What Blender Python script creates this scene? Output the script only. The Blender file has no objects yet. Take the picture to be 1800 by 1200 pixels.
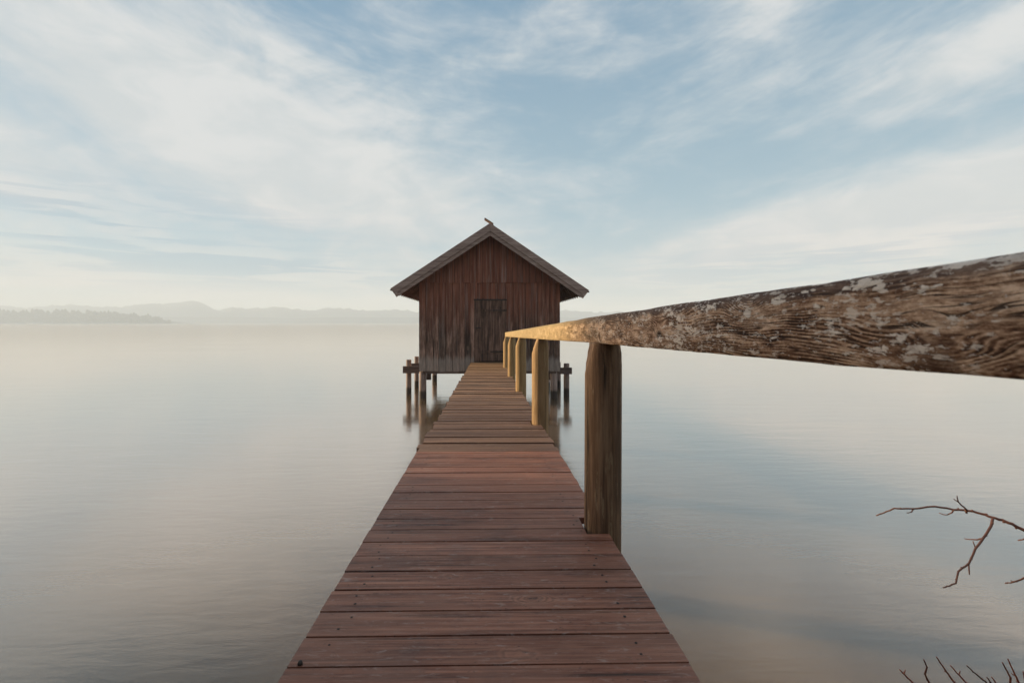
import bpy, bmesh, math, random
from mathutils import Vector, noise
R = math.radians
random.seed(7)
scene = bpy.context.scene
COL = scene.collection

# ------------------------------------------------------------------ camera
HC = 2.77                       # camera above the water
F = 850.0                       # focal length in photograph pixels (17 mm)
YAW = R(1.0)
PPX, PPY = 871.0, 567.0         # principal column / horizon row of the photograph
cam_d = bpy.data.cameras.new('camera'); cam = bpy.data.objects.new('camera', cam_d); COL.objects.link(cam)
cam.location = (0, 0, HC); cam.rotation_euler = (R(90), 0, -YAW)
cam_d.sensor_width = 36; cam_d.lens = F / 1800 * 36
cam_d.shift_x = (900 - PPX) / 1800; cam_d.shift_y = -(600 - PPY) / 1800
cam_d.clip_start = 0.05; cam_d.clip_end = 30000
cam_d.dof.use_dof = True; cam_d.dof.focus_distance = 5.0; cam_d.dof.aperture_fstop = 7.1
scene.camera = cam

def at(px, py, Y):
    """point seen at a photograph pixel, at distance Y along the pier"""
    d = Vector((math.sin(YAW), math.cos(YAW), 0)) + Vector((math.cos(YAW), -math.sin(YAW), 0)) * ((px - PPX) / F) + Vector((0, 0, (PPY - py) / F))
    return Vector((0, 0, HC)) + d * (Y / d.y)

# ------------------------------------------------------------------ node helpers
class NT:
    def __init__(self, tree):
        self.t = tree; self.n = tree.nodes; self.l = tree.links
    def new(self, typ, **kw):
        nd = self.n.new(typ)
        for k, v in kw.items(): setattr(nd, k, v)
        return nd
    def put(self, sock, v):
        if v is None: return
        if hasattr(v, 'is_output') or isinstance(v, bpy.types.NodeSocket): self.l.new(v, sock)
        else:
            if isinstance(v, (tuple, list)) and len(v) == 3 and sock.type == 'RGBA': v = (*v, 1)
            sock.default_value = v
    def m(self, op, a, b=None, c=None, clamp=False):
        nd = self.new('ShaderNodeMath', operation=op, use_clamp=clamp)
        for i, v in enumerate((a, b, c)):
            if v is not None: self.put(nd.inputs[i], v)
        return nd.outputs[0]
    def vm(self, op, a, b=None, scale=None):
        nd = self.new('ShaderNodeVectorMath', operation=op)
        self.put(nd.inputs[0], a)
        if b is not None: self.put(nd.inputs[1], b)
        if scale is not None: self.put(nd.inputs['Scale'], scale)
        return nd.outputs['Value'] if op in ('LENGTH', 'DOT_PRODUCT', 'DISTANCE') else nd.outputs[0]
    def noise(self, vec, scale, detail=4, rough=.55, dist=0, out='Fac', dims='3D'):
        nd = self.new('ShaderNodeTexNoise', noise_dimensions=dims)
        if vec is not None: self.put(nd.inputs['Vector'], vec)
        self.put(nd.inputs['Scale'], scale); self.put(nd.inputs['Detail'], detail)
        self.put(nd.inputs['Roughness'], rough); self.put(nd.inputs['Distortion'], dist)
        return nd.outputs[out]
    def vor(self, vec, scale, rnd=1.0, out='Distance', feature='F1'):
        nd = self.new('ShaderNodeTexVoronoi', feature=feature)
        self.put(nd.inputs['Vector'], vec); self.put(nd.inputs['Scale'], scale); self.put(nd.inputs['Randomness'], rnd)
        return nd.outputs[out]
    def ramp(self, fac, stops, interp='LINEAR'):
        nd = self.new('ShaderNodeValToRGB'); cr = nd.color_ramp; cr.interpolation = interp
        while len(cr.elements) > 1: cr.elements.remove(cr.elements[-1])
        for i, (p, c) in enumerate(stops):
            e = cr.elements[0] if i == 0 else cr.elements.new(p)
            e.position = p
            if not isinstance(c, (tuple, list)): c = (c, c, c)
            e.color = (*c[:3], 1)
        self.put(nd.inputs[0], fac); return nd.outputs[0]
    def sm(self, v, a, b, lo=0.0, hi=1.0):
        nd = self.new('ShaderNodeMapRange', interpolation_type='SMOOTHSTEP')
        self.put(nd.inputs[0], v); self.put(nd.inputs[1], a); self.put(nd.inputs[2], b)
        self.put(nd.inputs[3], lo); self.put(nd.inputs[4], hi); return nd.outputs[0]
    def mix(self, f, a, b, blend='MIX'):
        nd = self.new('ShaderNodeMix', data_type='RGBA', blend_type=blend)
        self.put(nd.inputs[0], f); self.put(nd.inputs[6], a); self.put(nd.inputs[7], b); return nd.outputs[2]
    def mapv(self, vec, scale=(1, 1, 1), loc=(0, 0, 0), rot=(0, 0, 0)):
        nd = self.new('ShaderNodeMapping'); self.put(nd.inputs[0], vec)
        nd.inputs['Location'].default_value = loc; nd.inputs['Rotation'].default_value = rot; nd.inputs['Scale'].default_value = scale
        return nd.outputs[0]
    def sep(self, v):
        nd = self.new('ShaderNodeSeparateXYZ'); self.put(nd.inputs[0], v); return nd.outputs
    def comb(self, x, y, z):
        nd = self.new('ShaderNodeCombineXYZ')
        for i, v in enumerate((x, y, z)): self.put(nd.inputs[i], v)
        return nd.outputs[0]
    def bump(self, h, strength=.3, dist=.01, normal=None):
        nd = self.new('ShaderNodeBump'); self.put(nd.inputs['Strength'], strength); self.put(nd.inputs['Distance'], dist)
        self.put(nd.inputs['Height'], h)
        if normal is not None: self.put(nd.inputs['Normal'], normal)
        return nd.outputs[0]

# ------------------------------------------------------------------ world: sky with thin cloud
SUN_EL, SUN_AZ = R(13.0), R(-71.0)      # azimuth from the pier direction (+Y), negative = left
w = bpy.data.worlds.new('World'); scene.world = w; w.use_nodes = True
w.node_tree.nodes.clear(); N = NT(w.node_tree)
sky = N.new('ShaderNodeTexSky', sky_type='NISHITA'); sky.sun_disc = False
sky.sun_elevation = SUN_EL; sky.sun_rotation = SUN_AZ; sky.air_density = 1.0; sky.dust_density = 0.6; sky.ozone_density = 2.0
tc = N.new('ShaderNodeTexCoord').outputs['Generated']
dx, dy, dz = N.sep(tc)
az = N.m('ARCTAN2', dx, dy)                 # radians from the pier direction
el = N.m('ARCSINE', N.m('MINIMUM', N.m('MAXIMUM', dz, -1), 1))
zz = N.m('ADD', N.m('MAXIMUM', dz, 0.0), 0.10)
pl = N.comb(N.m('DIVIDE', dx, zz), N.m('DIVIDE', dy, zz), 0.0)      # flat cloud layer overhead
def blob(a0, e0, sa, se, rot=0.0):
    """soft patch of sky centred at azimuth/elevation a0,e0 (degrees)"""
    da = N.m('SUBTRACT', az, R(a0)); de = N.m('SUBTRACT', el, R(e0))
    c, s = math.cos(R(rot)), math.sin(R(rot))
    u = N.m('ADD', N.m('MULTIPLY', da, c), N.m('MULTIPLY', de, s)); v = N.m('SUBTRACT', N.m('MULTIPLY', de, c), N.m('MULTIPLY', da, s))
    q = N.m('ADD', N.m('POWER', N.m('ABSOLUTE', N.m('DIVIDE', u, R(sa))), 2.0), N.m('POWER', N.m('ABSOLUTE', N.m('DIVIDE', v, R(se))), 2.0))
    return N.m('EXPONENT', N.m('MULTIPLY', q, -1.0))
def addall(*v):
    r = v[0]
    for x in v[1:]: r = N.m('ADD', r, x)
    return r
# filaments that sag towards the middle of the view, as bands of cirrus seen in perspective do
az1 = N.m('ADD', az, -0.12)
sag = N.m('SUBTRACT', el, N.m('MULTIPLY', N.m('MULTIPLY', az1, az1), N.m('MULTIPLY', N.m('MINIMUM', el, 0.35), 0.60)))
f1 = N.noise(N.comb(N.m('MULTIPLY', az, 2.0), N.m('MULTIPLY', sag, 6.5), 1.7), 1.3, 9, .58, .5)
f2 = N.noise(N.comb(N.m('MULTIPLY', az, 4.5), N.m('MULTIPLY', sag, 20.0), 5.1), 1.5, 8, .64, .4)
f3 = N.noise(N.comb(N.m('MULTIPLY', az, 4.0), N.m('MULTIPLY', el, 8.5), 9.3), 1.6, 8, .60, .45)
c1 = N.noise(N.mapv(pl, rot=(0, 0, R(38)), scale=(1.2, 0.6, 1)), 1.1, 9, .62, .6)
low = N.comb(N.m('MULTIPLY', az, 2.4), N.m('MULTIPLY', el, 17.0), 0.0)
c3 = N.noise(low, 1.5, 8, .6, .4)                                     # level streaks low in the sky
cover = addall(
    N.m('MULTIPLY', blob(-32, 21, 24, 7.0, -20), 0.42),
    N.m('MULTIPLY', blob(-14, 16, 20, 7, -14), 0.26),
    N.m('MULTIPLY', blob(-44, 13, 16, 5, 0), 0.20),
    N.m('MULTIPLY', blob(40, 10, 16, 3.2, 9), 0.95),
    N.m('MULTIPLY', blob(47, 22, 8, 2.6, 14), 0.42),
    N.m('MULTIPLY', blob(33, 32, 9, 5, 30), 0.16), N.m('MULTIPLY', blob(14, 24, 15, 9, 0), -0.10), N.m('MULTIPLY', blob(-40, 33, 14, 3.5, 0), -0.22), N.m('MULTIPLY', blob(22, 15, 9, 3, 8), -0.14),
    N.m('MULTIPLY', blob(-120, 30, 60, 30), 0.3), N.m('MULTIPLY', blob(140, 35, 60, 30), 0.3), 0.17)
tex = addall(N.m('MULTIPLY', f1, .90), N.m('MULTIPLY', f2, .42), N.m('MULTIPLY', f3, .62), N.m('MULTIPLY', c1, .30), -1.13)
dens = N.sm(N.m('ADD', tex, cover), -0.03, 0.66)
lowv = N.m('MULTIPLY', N.sm(el, R(12), R(2)), N.sm(c3, .30, .62, .45, .95))
dens = N.m('MAXIMUM', dens, lowv)
dens = N.mix(N.sm(el, R(33), R(44)), dens, (.5, .5, .5))
# grey-blue undersides: level streaks low at the left and below the right-hand bank
greyn = N.sm(N.noise(N.comb(N.m('MULTIPLY', az, 3.4), N.m('MULTIPLY', el, 42.0), 3.0), 1.5, 7, .58, .5), .47, .57)
grey = N.m('MULTIPLY', greyn, addall(N.m('MULTIPLY', blob(-37, 8.2, 17, 4.0, 0), 1.0), N.m('MULTIPLY', blob(-21, 5.6, 14, 1.7, -3), .85), N.m('MULTIPLY', blob(34, 5.2, 24, 2.6, 4), .75), N.m('MULTIPLY', blob(12, 9, 14, 3, 0), .4)), clamp=True)
shade = N.m('MULTIPLY', N.sm(f3, .62, .38), .45)
CLOUD = N.mix(N.sm(el, R(16), R(2)), (7.2, 7.4, 7.45), (7.6, 7.25, 7.05))
CLOUD = N.mix(shade, CLOUD, (5.0, 5.8, 6.2))
CLOUD = N.mix(N.m('MULTIPLY', blob(-50, 3, 30, 8, 0), 0.85), CLOUD, (8.2, 7.7, 7.3))
CLOUD = N.mix(grey, CLOUD, (3.5, 4.7, 5.8))
blue = N.mix(0.75, sky.outputs[0], N.mix(N.sm(el, R(42), R(4)), (2.0, 3.8, 5.5), (4.0, 5.9, 6.9)))
fin = N.mix(dens, blue, CLOUD)
bg = N.new('ShaderNodeBackground'); N.put(bg.inputs[0], fin); bg.inputs[1].default_value = 0.052
N.l.new(bg.outputs[0], N.new('ShaderNodeOutputWorld').inputs[0])

# ------------------------------------------------------------------ sun
sl = bpy.data.lights.new('sun', 'SUN'); so = bpy.data.objects.new('sun', sl); COL.objects.link(so)
sl.energy = 5.0; sl.angle = R(1.4); sl.color = (1.0, 0.75, 0.44)
sdir = Vector((math.sin(SUN_AZ) * math.cos(SUN_EL), math.cos(SUN_AZ) * math.cos(SUN_EL), math.sin(SUN_EL)))   # towards the sun
so.rotation_euler = (-sdir).to_track_quat('-Z', 'Y').to_euler(); so.location = sdir * 60

vs = scene.view_settings; vs.view_transform = 'Standard'; vs.look = 'None'; vs.gamma = 1; vs.use_curve_mapping = False
vs.exposure = 0.93
scene.render.engine = 'CYCLES'
scene.cycles.use_denoising = True; scene.cycles.denoising_prefilter = 'ACCURATE'
scene.cycles.max_bounces = 6; scene.cycles.volume_bounces = 1; scene.cycles.sample_clamp_indirect = 8

# ------------------------------------------------------------------ mesh builder
class MB:
    def __init__(self): self.bm = bmesh.new(); self.mi = 0
    def _f(self, vs, smooth=False):
        try:
            f = self.bm.faces.new(vs); f.material_index = self.mi; f.smooth = smooth; return f
        except ValueError: return None
    def box(self, x0, x1, y0, y1, z0, z1):
        return self.hexa([(x0, y0, z0), (x1, y0, z0), (x1, y1, z0), (x0, y1, z0)], [(x0, y0, z1), (x1, y0, z1), (x1, y1, z1), (x0, y1, z1)])
    def hexa(self, lo, hi):
        a = [self.bm.verts.new(p) for p in lo]; b = [self.bm.verts.new(p) for p in hi]
        self._f(a[::-1]); self._f(b); n = len(a)
        for i in range(n): self._f([a[i], a[(i + 1) % n], b[(i + 1) % n], b[i]])
        return a + b
    def tube(self, pts, rads, seg=8, cap=True, smooth=True, sx=None):
        rings = []; pts = [Vector(p) for p in pts]
        up = Vector((0, 0, 1))
        for i, p in enumerate(pts):
            t = (pts[min(i + 1, len(pts) - 1)] - pts[max(i - 1, 0)]).normalized()
            ref = up if abs(t.dot(up)) < .9 else Vector((1, 0, 0))
            a = t.cross(ref).normalized(); b = a.cross(t).normalized()
            r = rads[i] if isinstance(rads, (list, tuple)) else rads
            rings.append([self.bm.verts.new(p + a * (r * math.cos(2 * math.pi * k / seg)) + b * (r * math.sin(2 * math.pi * k / seg))) for k in range(seg)])
        for i in range(len(rings) - 1):
            for k in range(seg): self._f([rings[i][k], rings[i][(k + 1) % seg], rings[i + 1][(k + 1) % seg], rings[i + 1][k]], smooth)
        if cap: self._f(rings[0][::-1]); self._f(rings[-1])
        return rings
    def bevel(self, w, seg=1):
        es = [e for e in self.bm.edges if len(e.link_faces) == 2 and e.calc_face_angle(0) > .5]
        bmesh.ops.bevel(self.bm, geom=es, offset=w, segments=seg, affect='EDGES', profile=.5, clamp_overlap=True)
    def build(self, name, mats, parent=None):
        bmesh.ops.recalc_face_normals(self.bm, faces=self.bm.faces[:])
        if parent is not None:
            o = parent
            org = Vector((0, 0, 0))
            while o is not None: org += o.location; o = o.parent
            bmesh.ops.translate(self.bm, verts=self.bm.verts[:], vec=-org)
        me = bpy.data.meshes.new(name); self.bm.to_mesh(me); self.bm.free()
        for m_ in (mats if isinstance(mats, (list, tuple)) else [mats]): me.materials.append(m_)
        ob = bpy.data.objects.new(name, me); COL.objects.link(ob)
        if parent is not None: ob.parent = parent
        return ob

def thing(name, loc, label, cat, group=None):
    o = bpy.data.objects.new(name, None); COL.objects.link(o); o.location = loc; o.empty_display_size = .2
    o['label'] = label; o['category'] = cat
    if group: o['group'] = group
    return o
def structure(o): o['kind'] = 'structure'; return o

# ------------------------------------------------------------------ materials
def mat(name):
    m_ = bpy.data.materials.new(name); m_.use_nodes = True
    m_.node_tree.nodes.clear(); n = NT(m_.node_tree)
    p = n.new('ShaderNodeBsdfPrincipled'); o = n.new('ShaderNodeOutputMaterial'); n.l.new(p.outputs[0], o.inputs[0])
    return m_, n, p
def obco(n): return n.new('ShaderNodeTexCoord').outputs['Object']
def island(n): return n.new('ShaderNodeNewGeometry').outputs['Random Per Island']

def grain_wood(name, axis, dark, mid, light, fine=70., along=2.5, knots=0., rough=.75, vary=.35, spots=None, bump=.35, extra=None, crack=.5):
    m_, n, p = mat(name)
    co = obco(n); r = island(n)
    off = n.comb(n.m('MULTIPLY', r, 37.0), n.m('MULTIPLY', r, 91.0), n.m('MULTIPLY', r, 63.0))
    v = n.vm('ADD', co, off)
    sc = [1, 1, 1]; sc['XYZ'.index(axis)] = along / fine
    vs_ = n.mapv(v, scale=tuple(sc))
    big = n.noise(n.mapv(v, scale=tuple(1 if s == 1 else .25 for s in sc)), 5.0, 4, .6, .4)
    g1 = n.noise(vs_, fine, 5, .65, .3)
    g2 = n.noise(vs_, fine * .28, 4, .6, 1.2)
    x = n.m('ADD', n.m('MULTIPLY', g1, .45), n.m('ADD', n.m('MULTIPLY', g2, .45), n.m('MULTIPLY', big, .35)))
    colr = n.ramp(x, [(.46, dark), (.61, mid), (.80, light)])
    br = n.m('ADD', 1.0 - vary / 2, n.m('MULTIPLY', r, vary))
    colr = n.mix(1.0, colr, n.comb(br, br, br), 'MULTIPLY')
    h = n.m('ADD', n.m('MULTIPLY', g1, .5), n.m('MULTIPLY', g2, .7))
    if crack:
        ck = n.sm(n.noise(n.mapv(v, scale=tuple(1 if s == 1 else .02 for s in sc)), fine * .55, 3, .6, .15), .60, .65)
        colr = n.mix(n.m('MULTIPLY', ck, crack), colr, tuple(c * .25 for c in dark)); h = n.m('SUBTRACT', h, n.m('MULTIPLY', ck, .9))
    if knots:
        ks = [3.2, 3.2, 3.2]; ks['XYZ'.index(axis)] = 1.5
        d = n.vor(n.vm('ADD', n.mapv(v, scale=tuple(ks)), n.vm('SCALE', n.noise(v, 18, 2, out='Color'), scale=.10)), 1.0)
        ringw = n.m('ADD', n.m('MULTIPLY', n.m('SINE', n.m('MULTIPLY', d, 190.0)), .5), .5); ring = n.sm(d, .17, .09)
        colr = n.mix(n.m('MULTIPLY', ring, .55 * knots), colr, light); colr = n.mix(n.m('MULTIPLY', n.m('MULTIPLY', ring, ringw), .6 * knots), colr, dark)
        colr = n.mix(n.m('MULTIPLY', n.sm(d, .035, .015), knots), colr, dark)
    if extra: colr = extra(n, co, colr, r)
    n.put(p.inputs['Base Color'], colr); n.put(p.inputs['Roughness'], n.m('ADD', rough - .1, n.m('MULTIPLY', g1, .25)))
    n.put(p.inputs['Normal'], n.bump(h, bump, .012)); p.inputs['Specular IOR Level'].default_value = .35
    return m_

def wpos(n): return n.sep(n.new('ShaderNodeNewGeometry').outputs['Position'])
def wall_extra(n, co, c, r):
    x, y, z = wpos(n)
    ns = n.noise(n.mapv(co, scale=(9, 9, .9)), 1.0, 4, .6)
    # red stain survives under the gable, grey lower down, bleached feet
    red = n.sm(n.m('ADD', z, n.m('MULTIPLY', ns, 1.4)), 2.6, 4.7)
    c = n.mix(n.m('MULTIPLY', red, .80), c, n.mix(n.noise(n.mapv(co, scale=(14, 14, 1.1)), 1, 3), (.024, .008, .005), (.37, .115, .062)))
    foot = n.sm(n.m('ADD', z, n.m('MULTIPLY', n.m('SUBTRACT', ns, .5), .55)), 1.62, 1.36)
    c = n.mix(n.m('MULTIPLY', foot, .62), c, n.mix(n.noise(n.mapv(co, scale=(30, 30, 3)), 1, 3), (.15, .12, .105), (.50, .43, .385)))
    drip = n.sm(n.noise(n.mapv(co, scale=(22, 22, .5)), 1.0, 4, .62), .54, .66)
    return n.mix(n.m('MULTIPLY', drip, .35), c, (.30, .25, .23))
def deck_extra(n, co, c, r):
    st = n.sm(n.noise(n.mapv(co, scale=(2.2, 3.0, 1)), 1.6, 6, .65, .4), .50, .68)
    c = n.mix(n.m('MULTIPLY', st, .38), c, (.075, .042, .038))
    sp = n.sm(n.noise(n.mapv(co, scale=(7, 26, 9)), 1.6, 5, .75, .8), .57, .66)
    c = n.mix(n.m('MULTIPLY', sp, .45), c, (.36, .29, .26))
    scuff = n.sm(n.noise(n.mapv(co, scale=(10, 95, 9)), 1.6, 5, .7, .3), .53, .64)
    c = n.mix(n.m('MULTIPLY', scuff, .38), c, (.30, .185, .15))
    pit = n.sm(n.noise(n.mapv(co, scale=(40, 75, 9)), 1.6, 3, .6), .64, .70)
    c = n.mix(n.m('MULTIPLY', pit, .7), c, (.03, .018, .016))
    warm = n.sm(n.noise(n.mapv(co, scale=(1.6, 2.5, 1), loc=(7, 3, 2)), 1.6, 5, .6, .5), .44, .58)
    return n.mix(n.m('MULTIPLY', warm, .4), c, (.235, .105, .068))
def old_extra(n, co, c, r):
    x, y, z = wpos(n)
    damp = n.sm(n.m('ADD', y, n.m('MULTIPLY', n.noise(n.mapv(co, scale=(.8, 1.6, 1)), 1.5, 4), 3.0)), 10.4, 7.2)
    c = n.mix(n.m('MULTIPLY', damp, .60), c, (.085, .040, .030))
    sp = n.sm(n.noise(n.mapv(co, scale=(7, 22, 9)), 1.6, 5, .75, .8), .58, .67)
    c = n.mix(n.m('MULTIPLY', sp, .4), c, (.42, .31, .22))
    sun_gold = n.sm(n.m('ADD', y, n.m('MULTIPLY', n.noise(n.mapv(co, scale=(1.5, 2.5, 1)), 1.5, 5), 4.0)), 12.5, 17.5)  # golden grazing sunlight near the hut, painted into the boards
    return n.mix(n.m('MULTIPLY', sun_gold, .38), c, n.mix(n.noise(n.mapv(co, scale=(8, 60, 8)), 1.5, 5), (.15, .075, .03), (.50, .30, .12)))

M = {}
M['wall'] = grain_wood('stained_wall_boards', 'Z', (.010, .006, .0045), (.088, .050, .037), (.40, .25, .195), 60, 2.0, .4, .8, 1.0, extra=wall_extra)
M['door'] = grain_wood('door_boards', 'Z', (.014, .008, .006), (.105, .058, .042), (.32, .19, .145), 60, 2.0, .4, .8, .55)
M['barge'] = grain_wood('grey_barge_boards', 'X', (.15, .095, .080), (.29, .205, .175), (.44, .34, .30), 60, 2.0, .3, .8, .25)
M['roof'] = grain_wood('roof_boards', 'X', (.04, .022, .016), (.12, .065, .045), (.24, .13, .08), 50, 2.0, 0, .85, .4)
M['deck'] = grain_wood('red_brown_deck_boards', 'X', (.038, .013, .008), (.190, .070, .042), (.40, .18, .115), 85, 2.2, .8, .55, .32, extra=deck_extra, crack=.55, bump=.22)
M['deck_old'] = grain_wood('weathered_deck_boards', 'X', (.040, .020, .013), (.20, .110, .068), (.46, .27, .16), 80, 2.0, .6, .62, .75, extra=old_extra, bump=.45)
def post_extra(n, co, c, r):
    pale = n.sm(n.noise(n.mapv(co, scale=(34, 34, 5)), 1.0, 5, .7), .56, .62)
    c = n.mix(n.m('MULTIPLY', pale, .5), c, (.40, .28, .17))
    alg = n.sm(n.noise(n.mapv(co, scale=(5, 5, 2)), 1.0, 4, .6), .45, .65)
    c = n.mix(n.m('MULTIPLY', alg, .25), c, (.16, .086, .042))
    return n.mix(n.m('MULTIPLY', n.sm(wpos(n)[1], 3.5, 6.5), .55), c, n.mix(n.noise(n.mapv(co, scale=(40, 40, 4)), 1.0, 4, .65), (.26, .17, .075), (.58, .40, .18)))  # far posts: golden sunlight painted in along with yellow algae
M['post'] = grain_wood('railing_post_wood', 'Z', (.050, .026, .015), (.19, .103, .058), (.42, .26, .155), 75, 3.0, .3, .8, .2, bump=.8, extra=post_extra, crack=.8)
def pile_extra(n, co, c, r):
    z = wpos(n)[2]
    wet = n.sm(n.m('ADD', z, n.m('MULTIPLY', n.noise(co, 9, 3), .12)), .40, .28)
    return n.mix(n.m('MULTIPLY', wet, .85), c, (.022, .017, .014))
M['pile'] = grain_wood('waterside_pile_wood', 'Z', (.07, .05, .042), (.19, .135, .115), (.33, .25, .22), 45, 2.5, .2, .8, .4, extra=pile_extra)
M['beam'] = grain_wood('dark_beam_wood', 'X', (.04, .026, .023), (.11, .075, .065), (.2, .145, .125), 45, 2.0, .2, .8, .3)

def addn(n, *v):
    r = v[0]
    for x in v[1:]: r = n.m('ADD', r, x)
    return r
def rail_mat():
    m_, n, p = mat('lichened_handrail_wood')
    co = obco(n); x, y, z = n.sep(co)
    # knots: sparse cells along the rail bend the grain round them
    kv = n.comb(n.m('MULTIPLY', x, 1.0), n.m('MULTIPLY', y, 3.6), n.m('MULTIPLY', z, 5.5))
    kd = n.vor(n.vm('ADD', kv, (0.0, .55, .31)), 1.0)
    knot = n.m('EXPONENT', n.m('MULTIPLY', n.m('MULTIPLY', kd, kd), -16.0))
    warp = n.m('SUBTRACT', n.noise(n.mapv(co, scale=(3, 2.2, 7)), 1.0, 3, .5), .5)
    g = n.m('ADD', n.m('ADD', n.m('MULTIPLY', z, 1.0), n.m('MULTIPLY', x, .6)), n.m('ADD', n.m('MULTIPLY', warp, .075), n.m('MULTIPLY', knot, .05)))
    fr = n.noise(n.mapv(co, scale=(12, 5, 60)), 1.0, 4, .6)
    line = n.m('SINE', n.m('ADD', n.m('MULTIPLY', g, 980.0), n.m('MULTIPLY', fr, 11.0)))
    line = n.m('ADD', n.m('MULTIPLY', line, .5), .5)
    fibre = n.noise(n.mapv(co, scale=(110, 13, 240)), 1.0, 7, .8)
    fine = n.sm(fibre, .36, .62)
    grit = n.noise(n.mapv(co, scale=(260, 150, 330)), 1.0, 5, .75)
    tone = n.noise(n.mapv(co, scale=(8, 9, 26)), 1.0, 7, .72, .6)
    amp = n.sm(n.noise(n.mapv(co, scale=(6, 6, 24)), 1.0, 4, .6), .38, .60, .05, .55)
    val = addn(n, n.m('MULTIPLY', n.m('SUBTRACT', 1.0, line), amp), n.m('MULTIPLY', fine, -.30), n.m('MULTIPLY', n.m('SUBTRACT', grit, .5), .9), n.m('MULTIPLY', n.m('SUBTRACT', tone, .5), 1.9), .42)
    c = n.ramp(val, [(.02, (.70, .51, .39)), (.28, (.42, .27, .185)), (.55, (.165, .084, .050)), (.84, (.032, .015, .009))])
    # drying cracks that follow the grain
    ckv = n.comb(n.m('MULTIPLY', x, 3.0), n.m('MULTIPLY', y, 1.6), n.m('MULTIPLY', g, 70.0))
    ck = n.sm(n.m('ABSOLUTE', n.m('SUBTRACT', n.noise(ckv, 1.0, 3, .55, .3), .5)), .013, .004)
    ck = n.m('MULTIPLY', ck, n.sm(n.noise(n.mapv(co, scale=(5, 4, 22), loc=(3, 9, 1)), 1.0, 3, .5), .46, .54))
    c = n.mix(n.m('MULTIPLY', ck, .9), c, (.018, .010, .008))
    # brown rot patches and the darker, wet-looking top edge
    rot = n.sm(n.noise(n.mapv(co, scale=(8, 6, 18)), 1.0, 5, .65, .6), .52, .66)
    c = n.mix(n.m('MULTIPLY', rot, .55), c, (.062, .034, .024))
    # the knots themselves
    c = n.mix(n.sm(kd, .13, .06), c, (.035, .02, .014))
    # rounded top edge, grey and darker
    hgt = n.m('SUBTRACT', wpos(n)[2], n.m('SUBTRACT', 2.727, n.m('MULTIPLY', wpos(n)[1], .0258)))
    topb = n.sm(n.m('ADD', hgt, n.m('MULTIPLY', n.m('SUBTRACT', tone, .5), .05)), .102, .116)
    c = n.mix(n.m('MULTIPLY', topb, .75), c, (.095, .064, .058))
    # pale lichen in flat, lengthwise patches of many sizes; it thins out along the rail
    wob = n.vm('SCALE', n.noise(n.mapv(co, scale=(40, 30, 70)), 1.0, 4, .7, out='Color'), scale=.5)
    la = n.noise(n.vm('ADD', n.mapv(co, scale=(20, 19, 66)), wob), 1.0, 5, .62)
    lb = n.noise(n.vm('ADD', n.mapv(co, scale=(48, 44, 150), loc=(4, 2, 7)), wob), 1.0, 5, .68)
    big = n.noise(n.mapv(co, scale=(3, 4, 10)), 1.0, 3, .6)
    near = n.sm(wpos(n)[1], 3.2, 1.3)
    la = n.sm(n.m('ADD', la, n.m('MULTIPLY', n.m('SUBTRACT', big, .5), .5)), .605, .622)
    lb = n.sm(n.m('ADD', lb, n.m('MULTIPLY', n.m('SUBTRACT', big, .5), .5)), .572, .59)
    lich = n.m('MULTIPLY', n.m('MAXIMUM', la, n.m('MULTIPLY', lb, .75)), n.m('MULTIPLY', n.sm(grit, .36, .50, .72, 1.0), near))
    c = n.mix(n.m('MULTIPLY', lich, .94), c, n.mix(tone, (.66, .55, .48), (.92, .85, .80)))
    # the far stretch is barer, with golden sunlight painted into its colour
    c = n.mix(n.m('MULTIPLY', n.sm(wpos(n)[1], 1.9, 4.2), .72), c, n.mix(fibre, (.27, .20, .10), (.46, .36, .19)))
    yel = n.sm(n.noise(n.mapv(co, scale=(30, 16, 40)), 1.0, 4, .65), .68, .74)
    c = n.mix(n.m('MULTIPLY', yel, .5), c, (.22, .11, .03))
    n.put(p.inputs['Base Color'], c); p.inputs['Roughness'].default_value = .85; p.inputs['Specular IOR Level'].default_value = .2
    h = addn(n, n.m('MULTIPLY', n.m('SUBTRACT', 1.0, line), n.m('MULTIPLY', amp, -.9)), n.m('MULTIPLY', fibre, .9), n.m('MULTIPLY', grit, .5), n.m('ADD', 0.0, n.m('MULTIPLY', lich, .55)), n.m('MULTIPLY', ck, -1.6))
    n.put(p.inputs['Normal'], n.bump(h, .8, .004))
    return m_
M['rail'] = rail_mat()
def plain(name, c, rough=.7, metal=0., var=.3, sc=20):
    m_, n, p = mat(name)
    t = n.noise(obco(n), sc, 4, .6)
    n.put(p.inputs['Base Color'], n.mix(t, tuple(v * (1 - var) for v in c), tuple(v * (1 + var) for v in c)))
    p.inputs['Roughness'].default_value = rough; p.inputs['Metallic'].default_value = metal
    return m_
M['iron'] = plain('dark_iron', (.035, .026, .022), .65, .3)
M['nail'] = plain('nail_iron', (.018, .013, .012), .7, .2)
M['gap'] = plain('dark_backing_boards', (.02, .013, .011), .9)
M['bark'] = plain('red_brown_twig_bark', (.20, .075, .045), .6, 0, .6, 60)
M['bark_red'] = plain('reddish_shrub_bark', (.36, .105, .06), .55, 0, .6, 50)
M['trunk'] = plain('shore_tree_bark', (.08, .06, .045), .9, 0, .4, 12)
M['leaf'] = plain('evergreen_foliage', (.035, .055, .022), .7, 0, .5, 1.5)
M['bank'] = plain('grassy_bank', (.07, .075, .04), .95, 0, .5, 3)
M['wood_far'] = plain('far_wood_foliage', (.03, .048, .028), .9, 0, .45, .04)
M['hill'] = plain('far_hill_haze_blue', (.04, .08, .11), .95, 0, .3, .004)  # blue of distant haze painted into the hills' base colour

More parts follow.
